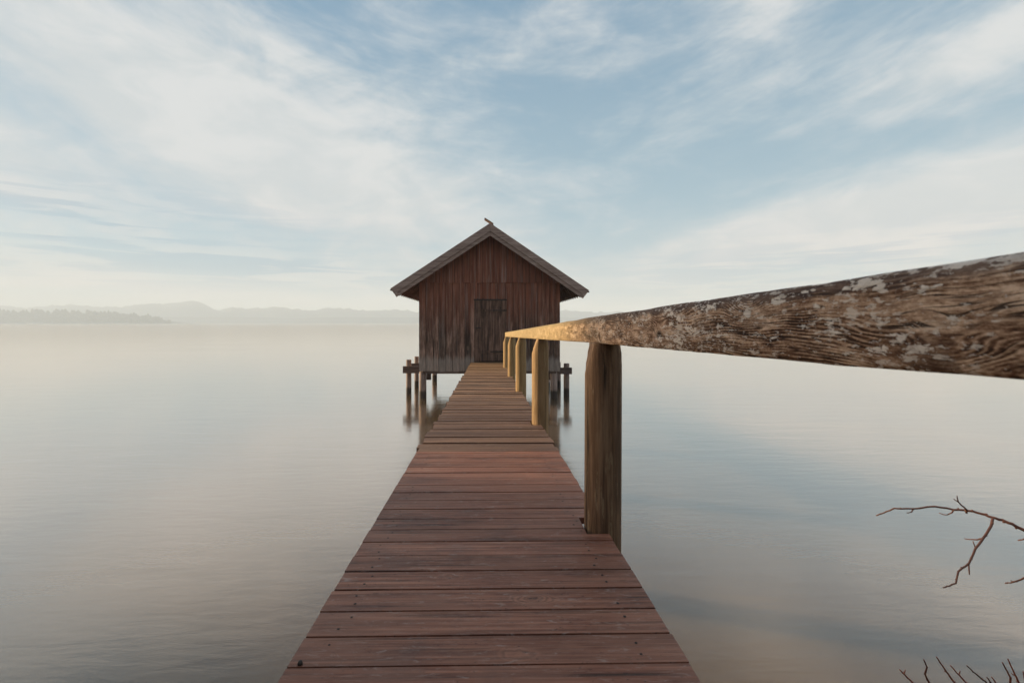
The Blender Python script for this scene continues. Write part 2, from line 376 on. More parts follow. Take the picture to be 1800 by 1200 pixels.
def water_mat():
    m_, n, p = mat('lake_water')
    co = obco(n)
    slow = n.noise(n.mapv(co, scale=(.05, .16, 1)), 1.0, 4, .55)
    rip = n.noise(n.mapv(co, scale=(2.2, 7.5, 1)), 1.0, 4, .55, .4)
    rip2 = n.noise(n.mapv(co, scale=(.45, 1.6, 1), rot=(0, 0, R(4))), 1.0, 3, .5, .3)
    h = n.m('ADD', n.m('MULTIPLY', rip, .0055), n.m('MULTIPLY', rip2, .012))
    nb = n.bump(h, .42, 1.0)
    n.put(p.inputs['Base Color'], n.mix(slow, (.108, .067, .034), (.136, .086, .045)))
    p.inputs['Roughness'].default_value = .6; p.inputs['Specular IOR Level'].default_value = 0.0
    p.inputs['Subsurface Weight'].default_value = 1.0; p.inputs['Subsurface Radius'].default_value = (1.0, .85, .6); p.inputs['Subsurface Scale'].default_value = 2.0
    # reflectance of the softly rippled surface rises towards grazing view
    lw = n.new('ShaderNodeLayerWeight'); lw.inputs['Blend'].default_value = .5; n.put(lw.inputs['Normal'], nb)
    fr = n.m('MULTIPLY', n.sm(lw.outputs['Facing'], .27, 1.0), .87)
    gl = n.new('ShaderNodeBsdfGlossy'); n.put(gl.inputs['Normal'], nb); n.put(gl.inputs['Roughness'], n.m('ADD', .075, n.m('MULTIPLY', slow, .08)))
    gl.inputs['Color'].default_value = (1, .955, .91, 1)
    ms = n.new('ShaderNodeMixShader'); n.put(ms.inputs[0], fr); n.l.new(p.outputs[0], ms.inputs[1]); n.l.new(gl.outputs[0], ms.inputs[2])
    n.l.new(ms.outputs[0], [q for q in n.n if q.type == 'OUTPUT_MATERIAL'][0].inputs[0])
    return m_
M['water'] = water_mat()

# ------------------------------------------------------------------ setting: water, bank, far hills
def grid_obj(name, fx, us, vs_, m_):
    b = MB(); g = [[b.bm.verts.new(fx(u, v)) for u in us] for v in vs_]
    for j in range(len(vs_) - 1):
        for i in range(len(us) - 1): b._f([g[j][i], g[j][i + 1], g[j + 1][i + 1], g[j + 1][i]], True)
    return b.build(name, m_)
b = MB(); v4 = [b.bm.verts.new(p) for p in ((-5600, -200, 0), (5600, -200, 0), (5600, 5600, 0), (-5600, 5600, 0))]; b._f(v4)
structure(b.build('water', M['water']))
def shore(x): return 3.0 + max(0, -x - 7) * .42 + max(0, x - 8) * .3
def bank_pt(u, v):
    s = shore(u); y = s - v
    z = -0.35 + .30 * v if v < 6 else 1.45 + .08 * (v - 6)
    z += .12 * noise.noise(Vector((u * .5, y * .5, 0)))
    return Vector((u, y, min(z, 4)))
structure(grid_obj('shore_bank', bank_pt, [-60 + 1.5 * i for i in range(81)], [0, .5, 1, 2, 3, 4, 6, 9, 14, 22, 35, 60], M['bank']))

def ridge_obj(name, Y, prof, depth, jag, seed):
    """a long hill range whose crest follows prof (photo columns and rows) at distance Y"""
    random.seed(seed); b = MB(); cols = []
    n = 520; x0, x1 = prof[0][0], prof[-1][0]
    for i in range(n + 1):
        px = x0 + (x1 - x0) * i / n
        for k in range(len(prof) - 1):
            if prof[k][0] <= px <= prof[k + 1][0]:
                t = (px - prof[k][0]) / (prof[k + 1][0] - prof[k][0]); py = prof[k][1] + (prof[k + 1][1] - prof[k][1]) * t; break
        crest = at(px, py, Y)
        crest.z = max(crest.z + jag * (noise.fractal(Vector((px * .05, seed, 0)), .8, 2.0, 6)) - jag * .55 * abs(noise.noise(Vector((px * .11, seed + 4, 0)))) + jag * .22 * noise.noise(Vector((px * .35, seed, 2))), 3)
        dirn = Vector((crest.x, crest.y, 0)).normalized()
        row = []
        for s, hh in ((-1, 0), (-.55, .28), (-.25, .66), (0, 1), (.4, .6), (1, 0)):
            q = Vector((crest.x, crest.y, -.5)) + dirn * (s * depth)
            q.z += (crest.z + .5) * hh * (1 + (0.25 * noise.noise(Vector((px * .05, s * 3, seed))) if 0 < hh < 1 else 0))
            row.append(b.bm.verts.new(q))
        cols.append(row)
    for i in range(n):
        for j in range(5): b._f([cols[i][j], cols[i + 1][j], cols[i + 1][j + 1], cols[i][j + 1]], True)
    return structure(b.build(name, M['hill']))
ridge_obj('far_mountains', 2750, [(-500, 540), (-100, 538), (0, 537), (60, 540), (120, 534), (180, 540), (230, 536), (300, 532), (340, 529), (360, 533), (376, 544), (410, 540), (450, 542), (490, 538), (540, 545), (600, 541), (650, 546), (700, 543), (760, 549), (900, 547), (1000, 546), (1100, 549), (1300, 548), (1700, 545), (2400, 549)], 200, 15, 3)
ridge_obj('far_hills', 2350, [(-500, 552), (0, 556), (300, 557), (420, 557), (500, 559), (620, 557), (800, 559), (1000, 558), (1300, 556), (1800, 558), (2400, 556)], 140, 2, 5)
# wooded headland at the left
def headland():
    Y = 1750
    prof = [(-420, 530), (-200, 535), (0, 540), (80, 541), (170, 542), (230, 548), (275, 553), (300, 557)]
    def top(px):
        for k in range(len(prof) - 1):
            if prof[k][0] <= px <= prof[k + 1][0]:
                t = (px - prof[k][0]) / (prof[k + 1][0] - prof[k][0]); return at(px, prof[k][1] + (prof[k + 1][1] - prof[k][1]) * t, Y).z
        return 3
    b = MB(); cols = []
    for i in range(61):
        px = -420 + 722 * i / 60; c0 = at(px, 567, Y); z = max(1.5, top(min(px, 300)) - 17); c0.z = 0
        taper = min(1, (302 - px) / 25 + .1)
        cols.append([b.bm.verts.new((c0.x, Y - 70 + 5 * noise.noise(Vector((px * .05, 0, 0))), -.4)), b.bm.verts.new((c0.x, Y - 40, .35 * z)), b.bm.verts.new((c0.x, Y, z * taper)), b.bm.verts.new((c0.x, Y + 160, -.4))])
    for i in range(60):
        for j in range(3): b._f([cols[i][j], cols[i + 1][j], cols[i + 1][j + 1], cols[i][j + 1]], True)
    structure(b.build('headland', M['hill']))
    random.seed(21); b = MB()
    for k in range(1500):
        px = random.uniform(-400, 300); s = random.random()
        zt = top(px); ht = random.uniform(9, 17) * (1.25 if random.random() < .06 else 1)
        y = Y - 62 + 66 * s; base = max(0, (zt - 17)) * (.35 * min(1, s * 2.2) if s < .45 else .35 + .65 * (s - .45) / .55)
        if px > 285: base = 0; ht *= .8
        x = at(px, 567, y).x; r = ht * random.uniform(.28, .45); ex = random.uniform(.6, 1.0)
        seg = 7; rings = []
        for q, (hz, rr) in enumerate(((.05, .45), (.3, 1.0), (.62, .85 * ex), (.88, .45 * ex), (1.0, .03))):
            rings.append([b.bm.verts.new((x + r * rr * math.cos(6.283 * a / seg + k) * random.uniform(.8, 1.2), y + r * rr * math.sin(6.283 * a / seg + k) * random.uniform(.8, 1.2), base + ht * hz + random.uniform(-.5, .5))) for a in range(seg)])
        for q in range(4):
            for a in range(seg): b._f([rings[q][a], rings[q][(a + 1) % seg], rings[q + 1][(a + 1) % seg], rings[q + 1][a]])
    o = b.build('forest', M['wood_far']); o['kind'] = 'stuff'; o['label'] = 'hazy grey green wood along the far shore at the left'; o['category'] = 'forest'
headland()

# ------------------------------------------------------------------ footbridge
SL = 23.0 / F
def deck_z(y): return HC - .95 - SL * y
XL, XR = -.575, .588
POSTS = [2.415, 5.30, 8.33, 11.40, 14.58]
PX, PR = .583, .0915
bridge = thing('footbridge', (0, 8, deck_z(8)), 'long narrow plank footbridge running out over the water to the boathouse door', 'footbridge')
def plank(b, y0, y1, xl, xr, th, dz=0., sk=0.):
    """one board across the bridge, notched round a railing post where it meets one"""
    pts = None
    for yp in POSTS:
        n0, n1 = yp - PR - .012, yp + PR + .012
        a, c = max(y0, n0), min(y1, n1)
        if c - a > .004:
            xn = PX - PR - .012
            pts = [(xl, y0), (xr, y0)] if a > y0 + .004 else [(xl, y0), (xn, y0)]
            if a > y0 + .004: pts += [(xr, a), (xn, a)]
            if c < y1 - .004: pts += [(xn, c), (xr, c), (xr, y1)]
            else: pts += [(xn, y1)]
            pts += [(xl, y1)]
    if pts is None: pts = [(xl, y0), (xr, y0), (xr, y1), (xl, y1)]
    f = lambda x, y, z: (x, y + sk * x, deck_z(y) + dz + z)
    b.hexa([f(x, y, -th) for x, y in pts], [f(x, y, 0) for x, y in pts])
def nail(b, x, y, z, r=.005):
    k = [b.bm.verts.new((x + r * math.cos(a * 1.0472) * random.uniform(.8, 1.2), y + r * math.sin(a * 1.0472) * random.uniform(.8, 1.3), z + .0012)) for a in range(6)]
    b._f(k)
random.seed(11)
SPLIT = 3.98
b = MB(); nails = []
y = 1.397 - .1405 * 21
while y < SPLIT - .05:
    wv = .1405; y1 = min(y + wv, SPLIT)
    jl, jr = random.uniform(-.003, .003), random.uniform(-.003, .003); dz = random.uniform(-.0015, .0015)
    plank(b, y + .0044, y1 - .0044, XL + jl, XR + jr, .034, dz, random.uniform(-.001, .001))
    for xx in (-.47, .45):
        for q in (.28, .72):
            if random.random() < .85: nails.append((xx + random.uniform(-.018, .018), y + wv * q + random.uniform(-.01, .01), dz))
    y = y1
b.bevel(.0035, 2)
b.mi = 1
for nx, ny, nz in nails: nail(b, nx, ny, deck_z(ny) + nz, random.uniform(.0038, .006))
b.build('deck', [M['deck'], M['nail']], bridge)['label'] = 'newer red brown deck boards, evenly laid'
b = MB(); nails = []; y = SPLIT + .004; first = True
while y < 17.50:
    wv = random.choice((.145, .14, .15, .10, .12, .16)) * random.uniform(.95, 1.05); y1 = min(y + wv, 17.55)
    far = max(0, (y - 9) / 9)
    jl, jr = random.uniform(-.018, .018), random.uniform(-.012, .012)
    if y < 4.5: jl -= .012
    dz = random.uniform(-.006, .006) - .004
    g = random.uniform(.004, .010)
    plank(b, y + g, y1 - g, XL + jl, XR + jr, .045, dz, random.uniform(-.006, .006))
    for xx in (-.47, .45):
        if random.random() < .8: nails.append((xx + random.uniform(-.02, .02), y + wv * random.uniform(.35, .65), dz))
    y = y1
b.bevel(.006, 1); b.mi = 1
for nx, ny, nz in nails: nail(b, nx, ny, deck_z(ny) + nz)
b.build('deck', [M['deck_old'], M['nail']], bridge)['label'] = 'older weathered deck boards with uneven edges'
for xs in (-.47, .418):
    b = MB(); pts = []
    for i in range(2):
        yy = -1.6 if i == 0 else 17.5; zt = deck_z(yy) - .052
        pts.append([(xs - .06, yy, zt - .17), (xs + .06, yy, zt - .17), (xs + .06, yy, zt), (xs - .06, yy, zt)])
    b.hexa(pts[0], pts[1]); b.build('stringer', M['beam'], bridge)
for yp in (5.3, 8.33, 11.4, 14.58):
    b = MB(); b.tube([(-.44, yp + .16, -1.6), (-.44, yp + .16, deck_z(yp) - .25)], .085, 12); b.build('pile', M['pile'], bridge)
    b = MB(); zt = deck_z(yp) - .232; b.box(-.60, .52, yp + .10, yp + .22, zt - .12, zt); b.bevel(.008); b.build('crossbeam', M['beam'], bridge)
# a single bolt head left standing proud near the left edge
bp = at(527.5, 1150, 1.41)
b = MB(); z0 = deck_z(bp.y)
b.tube([(bp.x, bp.y, z0 - .002), (bp.x, bp.y, z0 + .004), (bp.x, bp.y, z0 + .009), (bp.x, bp.y, z0 + .0115)], [.0075, .0072, .0055, .002], 10); b.build('bolt', M['iron'], bridge)

# ------------------------------------------------------------------ railing
railing = thing('railing', (PX, 8, deck_z(8)), 'weathered timber railing with lichened top beam on round posts along the right of the footbridge', 'railing')
def rail_bt(y):
    k = [(-1.2, 2.752, 2.884), (.49, 2.710, 2.843), (2.42, 2.667, 2.803), (5.3, 2.590, 2.726), (14.75, 2.342, 2.476)]
    for i in range(len(k) - 1):
        if y <= k[i + 1][0]:
            t = (y - k[i][0]) / (k[i + 1][0] - k[i][0]); return [k[i][j] + (k[i + 1][j] - k[i][j]) * t for j in (1, 2)]
    return k[-1][1:]
b = MB(); rings = []
ys = [-1.2 + .05 * i for i in range(72)] + [2.42 + .3 * i for i in range(1, 41)] + [14.70]
for i, yy in enumerate(ys):
    bt, tp = rail_bt(yy); x0, x1 = .545, .645
    nz = lambda s: .004 * noise.noise(Vector((s, yy * 3.1, 0))) + .0015 * noise.noise(Vector((s, yy * 14, 4)))
    prof = [(x0 + .006, bt), (x0, bt + .008), (x0, bt + .045), (x0 - .001, bt + .085), (x0, tp - .016), (x0 + .005, tp - .006), (x0 + .014, tp), (x1 - .014, tp), (x1 - .004, tp - .007), (x1, tp - .03), (x1, bt + .01), (x1 - .008, bt)]
    rings.append([b.bm.verts.new((px_ + nz(q * 1.7), yy, pz_ + nz(q * 1.7 + 9))) for q, (px_, pz_) in enumerate(prof)])
for i in range(len(rings) - 1):
    for k in range(12): b._f([rings[i][k], rings[i][(k + 1) % 12], rings[i + 1][(k + 1) % 12], rings[i + 1][k]], True)
b._f(rings[0]); b._f(rings[-1][::-1])
b.build('handrail', M['rail'], railing)
for i, yp in enumerate(POSTS):
    random.seed(40 + i); b = MB(); seg = 28; rings = []
    zt = rail_bt(yp)[0] + .004; lean = -.004 if i == 0 else random.uniform(-.004, .004)
    cut = (.16, .12, .22)[0] if i == 0 else random.uniform(.15, .2)
    secs = [-1.6, -.8, 0, .4, .8, 1.1, 1.4, 1.7, 2.0, 2.2, zt - cut - .05, zt - cut, zt - cut * .66, zt - cut * .33, zt - .012, zt]
    secs = sorted(set(s for s in secs if s <= zt))
    inl, inr = (.62, .80) if i == 0 else (.34, .86)
    for z in secs:
        t = max(0, (z - (zt - cut)) / cut); row = []
        for k in range(seg):
            a = 2 * math.pi * k / seg
            rr = PR * (1 + .025 * noise.noise(Vector((math.cos(a) * 1.5, math.sin(a) * 1.5, z * .7 + i * 7))))
            x = rr * math.cos(a); yv = rr * math.sin(a)
            lim_l = -PR * (1 - (1 - inl) * t); lim_r = PR * (1 - (1 - inr) * max(0, (t - .35) / .65))
            if x < lim_l and t > 0: x = lim_l
            if x > lim_r and t > 0: x = lim_r
            row.append(b.bm.verts.new((PX + x + lean * (2.6 - z), yp + yv * (1 - .12 * t), z)))
        rings.append(row)
    for q in range(len(rings) - 1):
        for k in range(seg): b._f([rings[q][k], rings[q][(k + 1) % seg], rings[q + 1][(k + 1) % seg], rings[q + 1][k]], True)
    b._f(rings[0]); b._f(rings[-1])
    b.build('post', M['post'], railing)

# ------------------------------------------------------------------ boathouse
HY, HB = 17.62, 23.5
hx0, hx1 = at(736.5, 600, HY).x, at(984.5, 600, HY).x
zb = at(800, 652.5, HY).z
YB = 17.12                                   # plane of the barge boards
rid = at(861.6, 391.5, YB); eL = at(686.3, 506.4, YB); eR = at(1035.3, 509.5, YB)
hut = thing('boathouse', ((hx0 + hx1) / 2, 20.5, zb), 'dark red brown plank boathouse with steep gable roof standing on piles in the lake', 'boathouse')
sl_l = (rid.z - eL.z) / (rid.x - eL.x); sl_r = (rid.z - eR.z) / (eR.x - rid.x)
def roof_z(x): return rid.z - (sl_l * (rid.x - x) if x < rid.x else sl_r * (x - rid.x))
BW = .285                                    # vertical height of the upper barge board
RTH = .34
def ceil_z(x): return roof_z(x) - RTH
def under(x): return ceil_z(x) - .004
# backing walls, closed behind the boards
b = MB()
xs = [hx0 + .03, rid.x, hx1 - .03]
fr = [(xs[0], zb + .1), (xs[2], zb + .1), (xs[2], under(xs[2])), (xs[1], under(xs[1])), (xs[0], under(xs[0]))]
b.hexa([(x, HY + .03, z) for x, z in fr], [(x, HY + .07, z) for x, z in fr])
b.build('inner_wall', M['gap'], hut)
seam = at(860, 497.2, HY).z
door_l, door_r, door_t = at(833.8, 526, HY).x, at(889.8, 526, HY).x, at(860, 526.5, HY).z
zd = deck_z(17.5)
random.seed(5)
def vboards(b, x0, x1, zlo, zhi, wbase, y_out, lower_round=True, skip=None):
    x = x0; k = 0
    while x < x1 - .03:
        wv = wbase * random.uniform(.72, 1.22)
        if x + wv > x1 - .08: wv = x1 - x
        xa, xb = x + .0055, x + wv - .0055
        off = (0 if k % 2 else .024) + random.uniform(0, .006)
        pieces = [(zlo(xa), None)]
        if skip and xb > skip[0] and xa < skip[1]:
            # above the door only, or trimmed beside it
            if xa < skip[0] - .05: pieces = [(zlo(xa), None, xa, skip[0] - .004), (skip[2] + .006, None, skip[0] - .003, xb)]
            elif xb > skip[1] + .05: pieces = [(zlo(xa), None, skip[1] + .004, xb), (skip[2] + .006, None, xa, skip[1] + .003)]
            else: pieces = [(skip[2] + .006, None)]
        X0, X1 = xa, xb
        for pc in pieces:
            zl = pc[0]; xa, xb = (pc[2], pc[3]) if len(pc) > 2 else (X0, X1)
            if xb - xa < .008: continue
            y0 = HY - y_out - off; y1 = HY + .028
            cx = min(.022, (xb - xa) * .3); zl += random.uniform(-.012, .012)
            P = [(xa + cx, zl), (xb - cx, zl), (xb, zl + cx * 1.2), (xb, zhi(xb)), (xa, zhi(xa)), (xa, zl + cx * 1.2)]
            if xa < rid.x < xb: P.insert(4, (rid.x, zhi(rid.x)))
            b.hexa([(px_, y0, pz_) for px_, pz_ in P], [(px_, y1, pz_) for px_, pz_ in P])
        x += wv; k += 1
b = MB()
vboards(b, hx0, hx1, lambda x: zb, lambda x: min(seam + .02, under(x)), .245, 0.0, skip=(door_l, door_r, door_t))
b.bevel(.005, 1)
b.build('front_wall', M['wall'], hut)['label'] = 'lower front wall of upright boards bleached grey at the foot'
b = MB()
half = (rid.z - RTH - seam) / ((sl_l + sl_r) / 2)
vboards(b, max(hx0 + .05, rid.x - half + .12), min(hx1 - .05, rid.x + half - .12), lambda x: seam, lambda x: max(under(x), seam + .08), .24, .030)
b.bevel(.005, 1)
b.build('gable_boards', M['wall'], hut)['label'] = 'upper gable boards, redder than the wall below'
for xo, s in ((hx0, 1), (hx1, -1)):
    b = MB(); y = HY + .03; k = 0
    while y < HB - .05:
        wv = .25 * random.uniform(.85, 1.15); y1 = min(y + wv, HB); off = 0 if k % 2 else .016
        xa, xb = xo - s * (.0 + off - .016), xo + s * .05
        b.box(min(xa, xb), max(xa, xb), y + .002, y1 - .002, zb + random.uniform(-.012, .012), under(xo)); y = y1; k += 1
    b.bevel(.004, 1); b.build('side_wall', M['wall'], hut)
b = MB(); fr2 = [(hx0 + .06, zb), (hx1 - .06, zb), (hx1 - .06, under(hx1)), (rid.x, under(rid.x)), (hx0 + .06, under(hx0))]
b.hexa([(x, HB - .06, z) for x, z in fr2], [(x, HB - .01, z) for x, z in fr2]); b.build('back_wall', M['wall'], hut)
b = MB(); b.box(hx0 + .07, hx1 - .07, HY + .09, HB - .08, zb + .06, zb + .13); b.build('floor', M['gap'], hut)
# sill beams under the walls
b = MB(); b.box(hx0 + .14, hx1 - .14, HY + .035, HY + .22, zb - .09, zb + .055); b.bevel(.008); b.build('sill_beam', M['beam'], hut)
for xo in (hx0 + .16, hx1 - .16):
    b = MB(); b.box(xo - .09, xo + .09, HY + .235, HB - .1, zb - .10, zb + .055); b.bevel(.008); b.build('sill_beam', M['beam'], hut)
# door
door = None
b = MB(); dx0 = door_l + .255; cuts = [dx0, dx0 + .27, dx0 + .50, dx0 + .72, door_r]
for i in range(4):
    o = .004 + .007 * (i % 2)
    b.box(cuts[i] + .003, cuts[i + 1] - .003 if i < 3 else door_r - .006, HY - o, HY + .027, zd + .03, door_t - .02)
b.bevel(.004); door = b.build('door', M['door'], hut)
def dpart(name, x0, x1, z0, z1, d, m_):
    b = MB(); b.box(x0, x1, HY - .012 - d, HY - .0115, z0, z1); b.bevel(min(.004, d * .3)); b.build(name, m_, door)
zl1, zl2 = at(860, 545.5, HY).z, at(860, 618, HY).z
dpart('ledge', dx0 + .01, door_r - .03, zl1 - .045, zl1 + .045, .022, M['door'])
dpart('ledge', dx0 + .01, door_r - .03, zl2 - .05, zl2 + .05, .022, M['door'])
dpart('hinge', dx0 + .33, door_r + .02, zl1 - .018, zl1 + .018, .029, M['iron'])
dpart('hinge', dx0 + .33, door_r + .02, zl2 - .018, zl2 + .018, .029, M['iron'])
dpart('threshold_board', dx0, door_r - .02, zd + .035, zd + .29, .016, M['door'])
b = MB(); b.box(door_l + .003, dx0 - .003, HY - .010, HY + .027, zd + .02, door_t - .02); b.bevel(.004); fx = b.build('door_jamb', M['door'], hut)
b = MB(); b.box(door_l - .02, door_r + .02, HY - .031, HY - .0235, door_t - .03, door_t + .02); b.build('door_lintel', M['iron'], hut)
lt = at(838.8, 576, HY)
b = MB(); b.box(lt.x - .05, lt.x + .14, HY - .035, HY - .0125, lt.z - .02, lt.z + .02); b.bevel(.004)
b.tube([(lt.x, HY - .034, lt.z - .03), (lt.x - .01, HY - .06, lt.z - .07), (lt.x, HY - .05, lt.z - .12), (lt.x + .01, HY - .036, lt.z - .13)], .012, 8)
b.build('latch', M['iron'], door)
# roof: board-on-board, boards run down the slope so the eave edge is stepped
for side in (-1, 1):
    b = MB(); e = eL if side < 0 else eR
    sl = sl_l if side < 0 else sl_r
    y = YB + .03; k = 0
    nrm = 1 / math.sqrt(1 + sl * sl)
    ext = .02
    xe = e.x + side * ext
    def slab(y0, y1, top, th):
        zr, ze = rid.z - top, roof_z(xe) - top
        lo = [(rid.x, y0, zr - th), (xe, y0, ze - th), (xe, y1, ze - th), (rid.x, y1, zr - th)]
        hi = [(rid.x, y0, zr), (xe, y0, ze), (xe, y1, ze), (rid.x, y1, zr)]
        b.hexa(lo, hi)
    while y < HB + .5:
        slab(y, y + .27, .036, .034)                     # lower boards
        y += .46
    y = YB + .26
    while y < HB + .4:
        slab(y, y + .27, .0, .034)                      # cover boards
        y += .46
    rf = b.build('roof', M['roof'], hut)
    # soffit sheathing and a stepped eave board
    b = MB(); xi = e.x + side * (-.16)
    zt = .075
    lo = [(rid.x, YB + .06, rid.z - zt - .03), (xi, YB + .06, roof_z(xi) - zt - .03), (xi, HB + .4, roof_z(xi) - zt - .03), (rid.x, HB + .4, rid.z - zt - .03)]
    b.hexa(lo, [(p[0], p[1], p[2] + .028) for p in lo]); b.build('sheathing', M['roof'], rf)
    y = YB + .55
    b = MB()
    while y < HB + .3:                                   # rafters whose tails make the saw-tooth under the eave
        xi2 = e.x - side * .20
        lo = [(rid.x - side * -.04, y, ceil_z(rid.x + side * .04)), (xi2, y, ceil_z(xi2) - .03), (xi2, y + .11, ceil_z(xi2) - .03), (rid.x + side * .04, y + .11, ceil_z(rid.x + side * .04))]
        b.hexa(lo, [(p[0], p[1], roof_z(p[0]) - zt - .0315) for p in lo]); y += .46
    b.build('rafter', M['roof'], rf)
    # barge boards: a wide upper one and a narrower one set back below it
    nx = side * sl * nrm; nz_ = nrm
    def barge(name, top, hgt, yf, th, x_in):
        b = MB(); xa = rid.x + side * .002
        x1 = e.x
        # outer end cut square to the slope
        hz = hgt * nrm * nrm; hx = hgt * sl * nrm * nrm
        P = [(xa, roof_z(xa) - top), (x1, roof_z(x1) - top), (x1 - side * hx, roof_z(x1) - top - hz), (xa, roof_z(xa) - top - hgt)]
        if top > .1:
            tx = top * sl * nrm * nrm; 
            P = [(xa, roof_z(xa) - top), (x1 - side * tx, roof_z(x1 - side * tx) - top), (x1 - side * (tx + hx), roof_z(x1 - side * (tx + hx)) - top - hgt), (xa, roof_z(xa) - top - hgt)]
        b.hexa([(x, yf, z) for x, z in P], [(x, yf + th, z) for x, z in P]); b.bevel(.006)
        return b.build(name, M['barge'], rf)
    barge('barge_board', .008, BW, YB, .028, 0)
    barge('barge_board', BW + .012, .15, YB + .03, .03, 0)
# stick at the ridge, sunlit, sloping up to the left past the ridge
p0, p1 = at(852.0, 383.2, YB), at(867.0, 393.0, YB)
b = MB(); d = (p1 - p0); nn = Vector((-d.z, 0, d.x)).normalized() * .017
b.hexa([p0 - nn, p1 - nn, p1 + nn, p0 + nn], [q + Vector((0, .35, 0)) for q in (p0 - nn, p1 - nn, p1 + nn, p0 + nn)])
b.build('ridge_board', M['roof'], hut)
# piles carrying the boathouse
def pile(px0, px1, Y, ztop, parent, name='pile'):
    a, c = at(px0, 600, Y).x, at(px1, 600, Y).x; r = (c - a) / 2
    b = MB(); b.tube([((a + c) / 2 + random.uniform(-.02, .02), Y, -2.0), ((a + c) / 2, Y, .3), ((a + c) / 2, Y, ztop - .012), ((a + c) / 2, Y, ztop)], [r * 1.04, r, r * .98, r * .9], 16)
    return b.build(name, M['pile'], parent)
pile(737.0, 749.6, 17.80, zb - .02, hut)
pile(967.0, 979.8, 17.80, zb - .02, hut)
pile(759.8, 768.2, 23.2, zb - .1, hut)
pile(958.8, 966.8, 20.3, zb - .1, hut)
pile(945.0, 953.0, 23.2, zb - .1, hut)
for px0, px1, Y in ((750.2, 757.5, 18.2), (960.0, 967.8, 18.2)):
    b = MB(); a, c = at(px0, 657, Y), at(px1, 667, Y); b.box(a.x, c.x, Y - .1, Y + .1, c.z, zb - .1015); b.bevel(.03, 2); b.build('bracket', M['beam'], hut)

# mooring piles beside the hut, each with a beam back to it
def mooring(px0, px1, Y, pytop, bx0, bx1, py0, py1, label):
    c = at((px0 + px1) / 2, 600, Y)
    t = thing('mooring_pile', (c.x, Y, 0), label, 'pile', 'piles beside the boathouse')
    p_ = pile(px0, px1, Y, at(700, pytop, Y).z, t)
    r = (at(px1, 600, Y).x - at(px0, 600, Y).x) / 2
    z1, z0 = at(700, py0, Y - r - .05).z, at(700, py1, Y - r - .05).z
    b = MB(); b.box(bx0, bx1, Y - r - .13, Y - r * .7, z0, z1); b.bevel(.012); b.build('crossbeam', M['beam'], t)
    return t
xb0 = at(709, 650, 18.6).x; xb1 = at(1004.4, 650, 18.3).x
mooring(714, 723.2, 18.7, 632, xb0, hx0 - .02, 643.5, 655.5, 'thick pile with short crossbeam at the left of the boathouse, the nearer of two')
mooring(728.5, 736.2, 20.8, 626.5, xb0, hx0 - .02, 638.5, 648, 'pile partly hidden behind the left front corner of the boathouse, the farther of two')
mooring(990.7, 1000.9, 18.4, 639, hx1 + .02, xb1, 646.5, 657.5, 'pile with short crossbeam standing clear of the right wall of the boathouse')
mooring(976.8, 985.8, 20.8, 636.5, hx1 + .02, xb1 - .08, 643, 652, 'pile almost hidden behind the right front corner of the boathouse')

# ------------------------------------------------------------------ bare branches at the right
def cpt(cx, cy): return 1450 + cx / 3.1571, 820 + cy / 3.1571
def twig(b, pts, r0, r1, Y0, Y1, seg=7, nubs=True):
    P = []
    n = len(pts)
    for i, (cx, cy) in enumerate(pts):
        px, py = cpt(cx, cy); P.append(at(px, py, Y0 + (Y1 - Y0) * i / (n - 1)))
    # smooth the polyline a little while keeping its kinks
    Q = []; RR = []
    for i in range(n - 1):
        for k in range(3):
            t = k / 3; Q.append(P[i].lerp(P[i + 1], t) + Vector((0, 0, 1)) * (.0015 * math.sin(7 * (i + t)))); RR.append(r0 + (r1 - r0) * (i + t) / (n - 1))
    Q.append(P[-1]); RR.append(r1)
    b.tube(Q, RR, seg)
    if nubs:
        for i in range(2, len(Q) - 1, 3):
            s = Vector((random.uniform(-1, 1), random.uniform(-.5, .5), random.uniform(-1, 1))).normalized()
            b.tube([Q[i], Q[i] + s * RR[i] * 1.3, Q[i] + s * RR[i] * 2.0], [RR[i] * .9, RR[i] * .8, RR[i] * .25], 6)
    return P
random.seed(3)
TY = 2.15
shrub = thing('bare_shrub', (3.4, 1.6, .45), 'leafless brown branch of a shore shrub reaching in over the water at the right edge', 'shrub')
b = MB()
b.tube([(3.4, 1.6, .1), (3.38, 1.65, .7), (3.25, 1.75, 1.15), (2.95, 1.9, 1.55), tuple(at(*cpt(1200, 392), TY - .05))], [.03, .024, .018, .012, .0078], 9)
b.build('stem', M['bark'], shrub)
b = MB()
twig(b, [(1200, 392), (1105, 352), (1040, 318), (985, 296), (930, 281), (870, 260), (800, 243), (715, 237), (610, 219), (490, 233), (385, 231), (345, 248), (285, 270)], .0075, .0028, TY - .05, TY + .25)
twig(b, [(790, 242), (740, 195), (733, 160)], .0038, .0016, TY + .05, TY + .0)
twig(b, [(742, 197), (715, 178)], .0026, .0014, TY + .02, TY)
twig(b, [(492, 234), (478, 253), (455, 255)], .0034, .0016, TY + .2, TY + .16)
twig(b, [(718, 238), (700, 258), (670, 268), (632, 255)], .0034, .0016, TY + .1, TY + .16)
b.tube([at(*cpt(783, 236), TY + .07), at(*cpt(786, 258), TY + .07)], [.0075, .004], 7)
b.build('branch', M['bark'], shrub)
b = MB()
twig(b, [(932, 286), (922, 330), (880, 395), (835, 455), (800, 535), (740, 580), (727, 645), (690, 660), (657, 670)], .0056, .0026, TY + .02, TY - .12)
twig(b, [(878, 398), (830, 405), (775, 398)], .0036, .0018, TY, TY + .1)
twig(b, [(836, 452), (822, 412)], .0026, .0016, TY, TY)
twig(b, [(798, 540), (802, 598)], .0034, .0022, TY - .03, TY - .05)
b.build('branch', M['bark'], shrub)
b = MB()
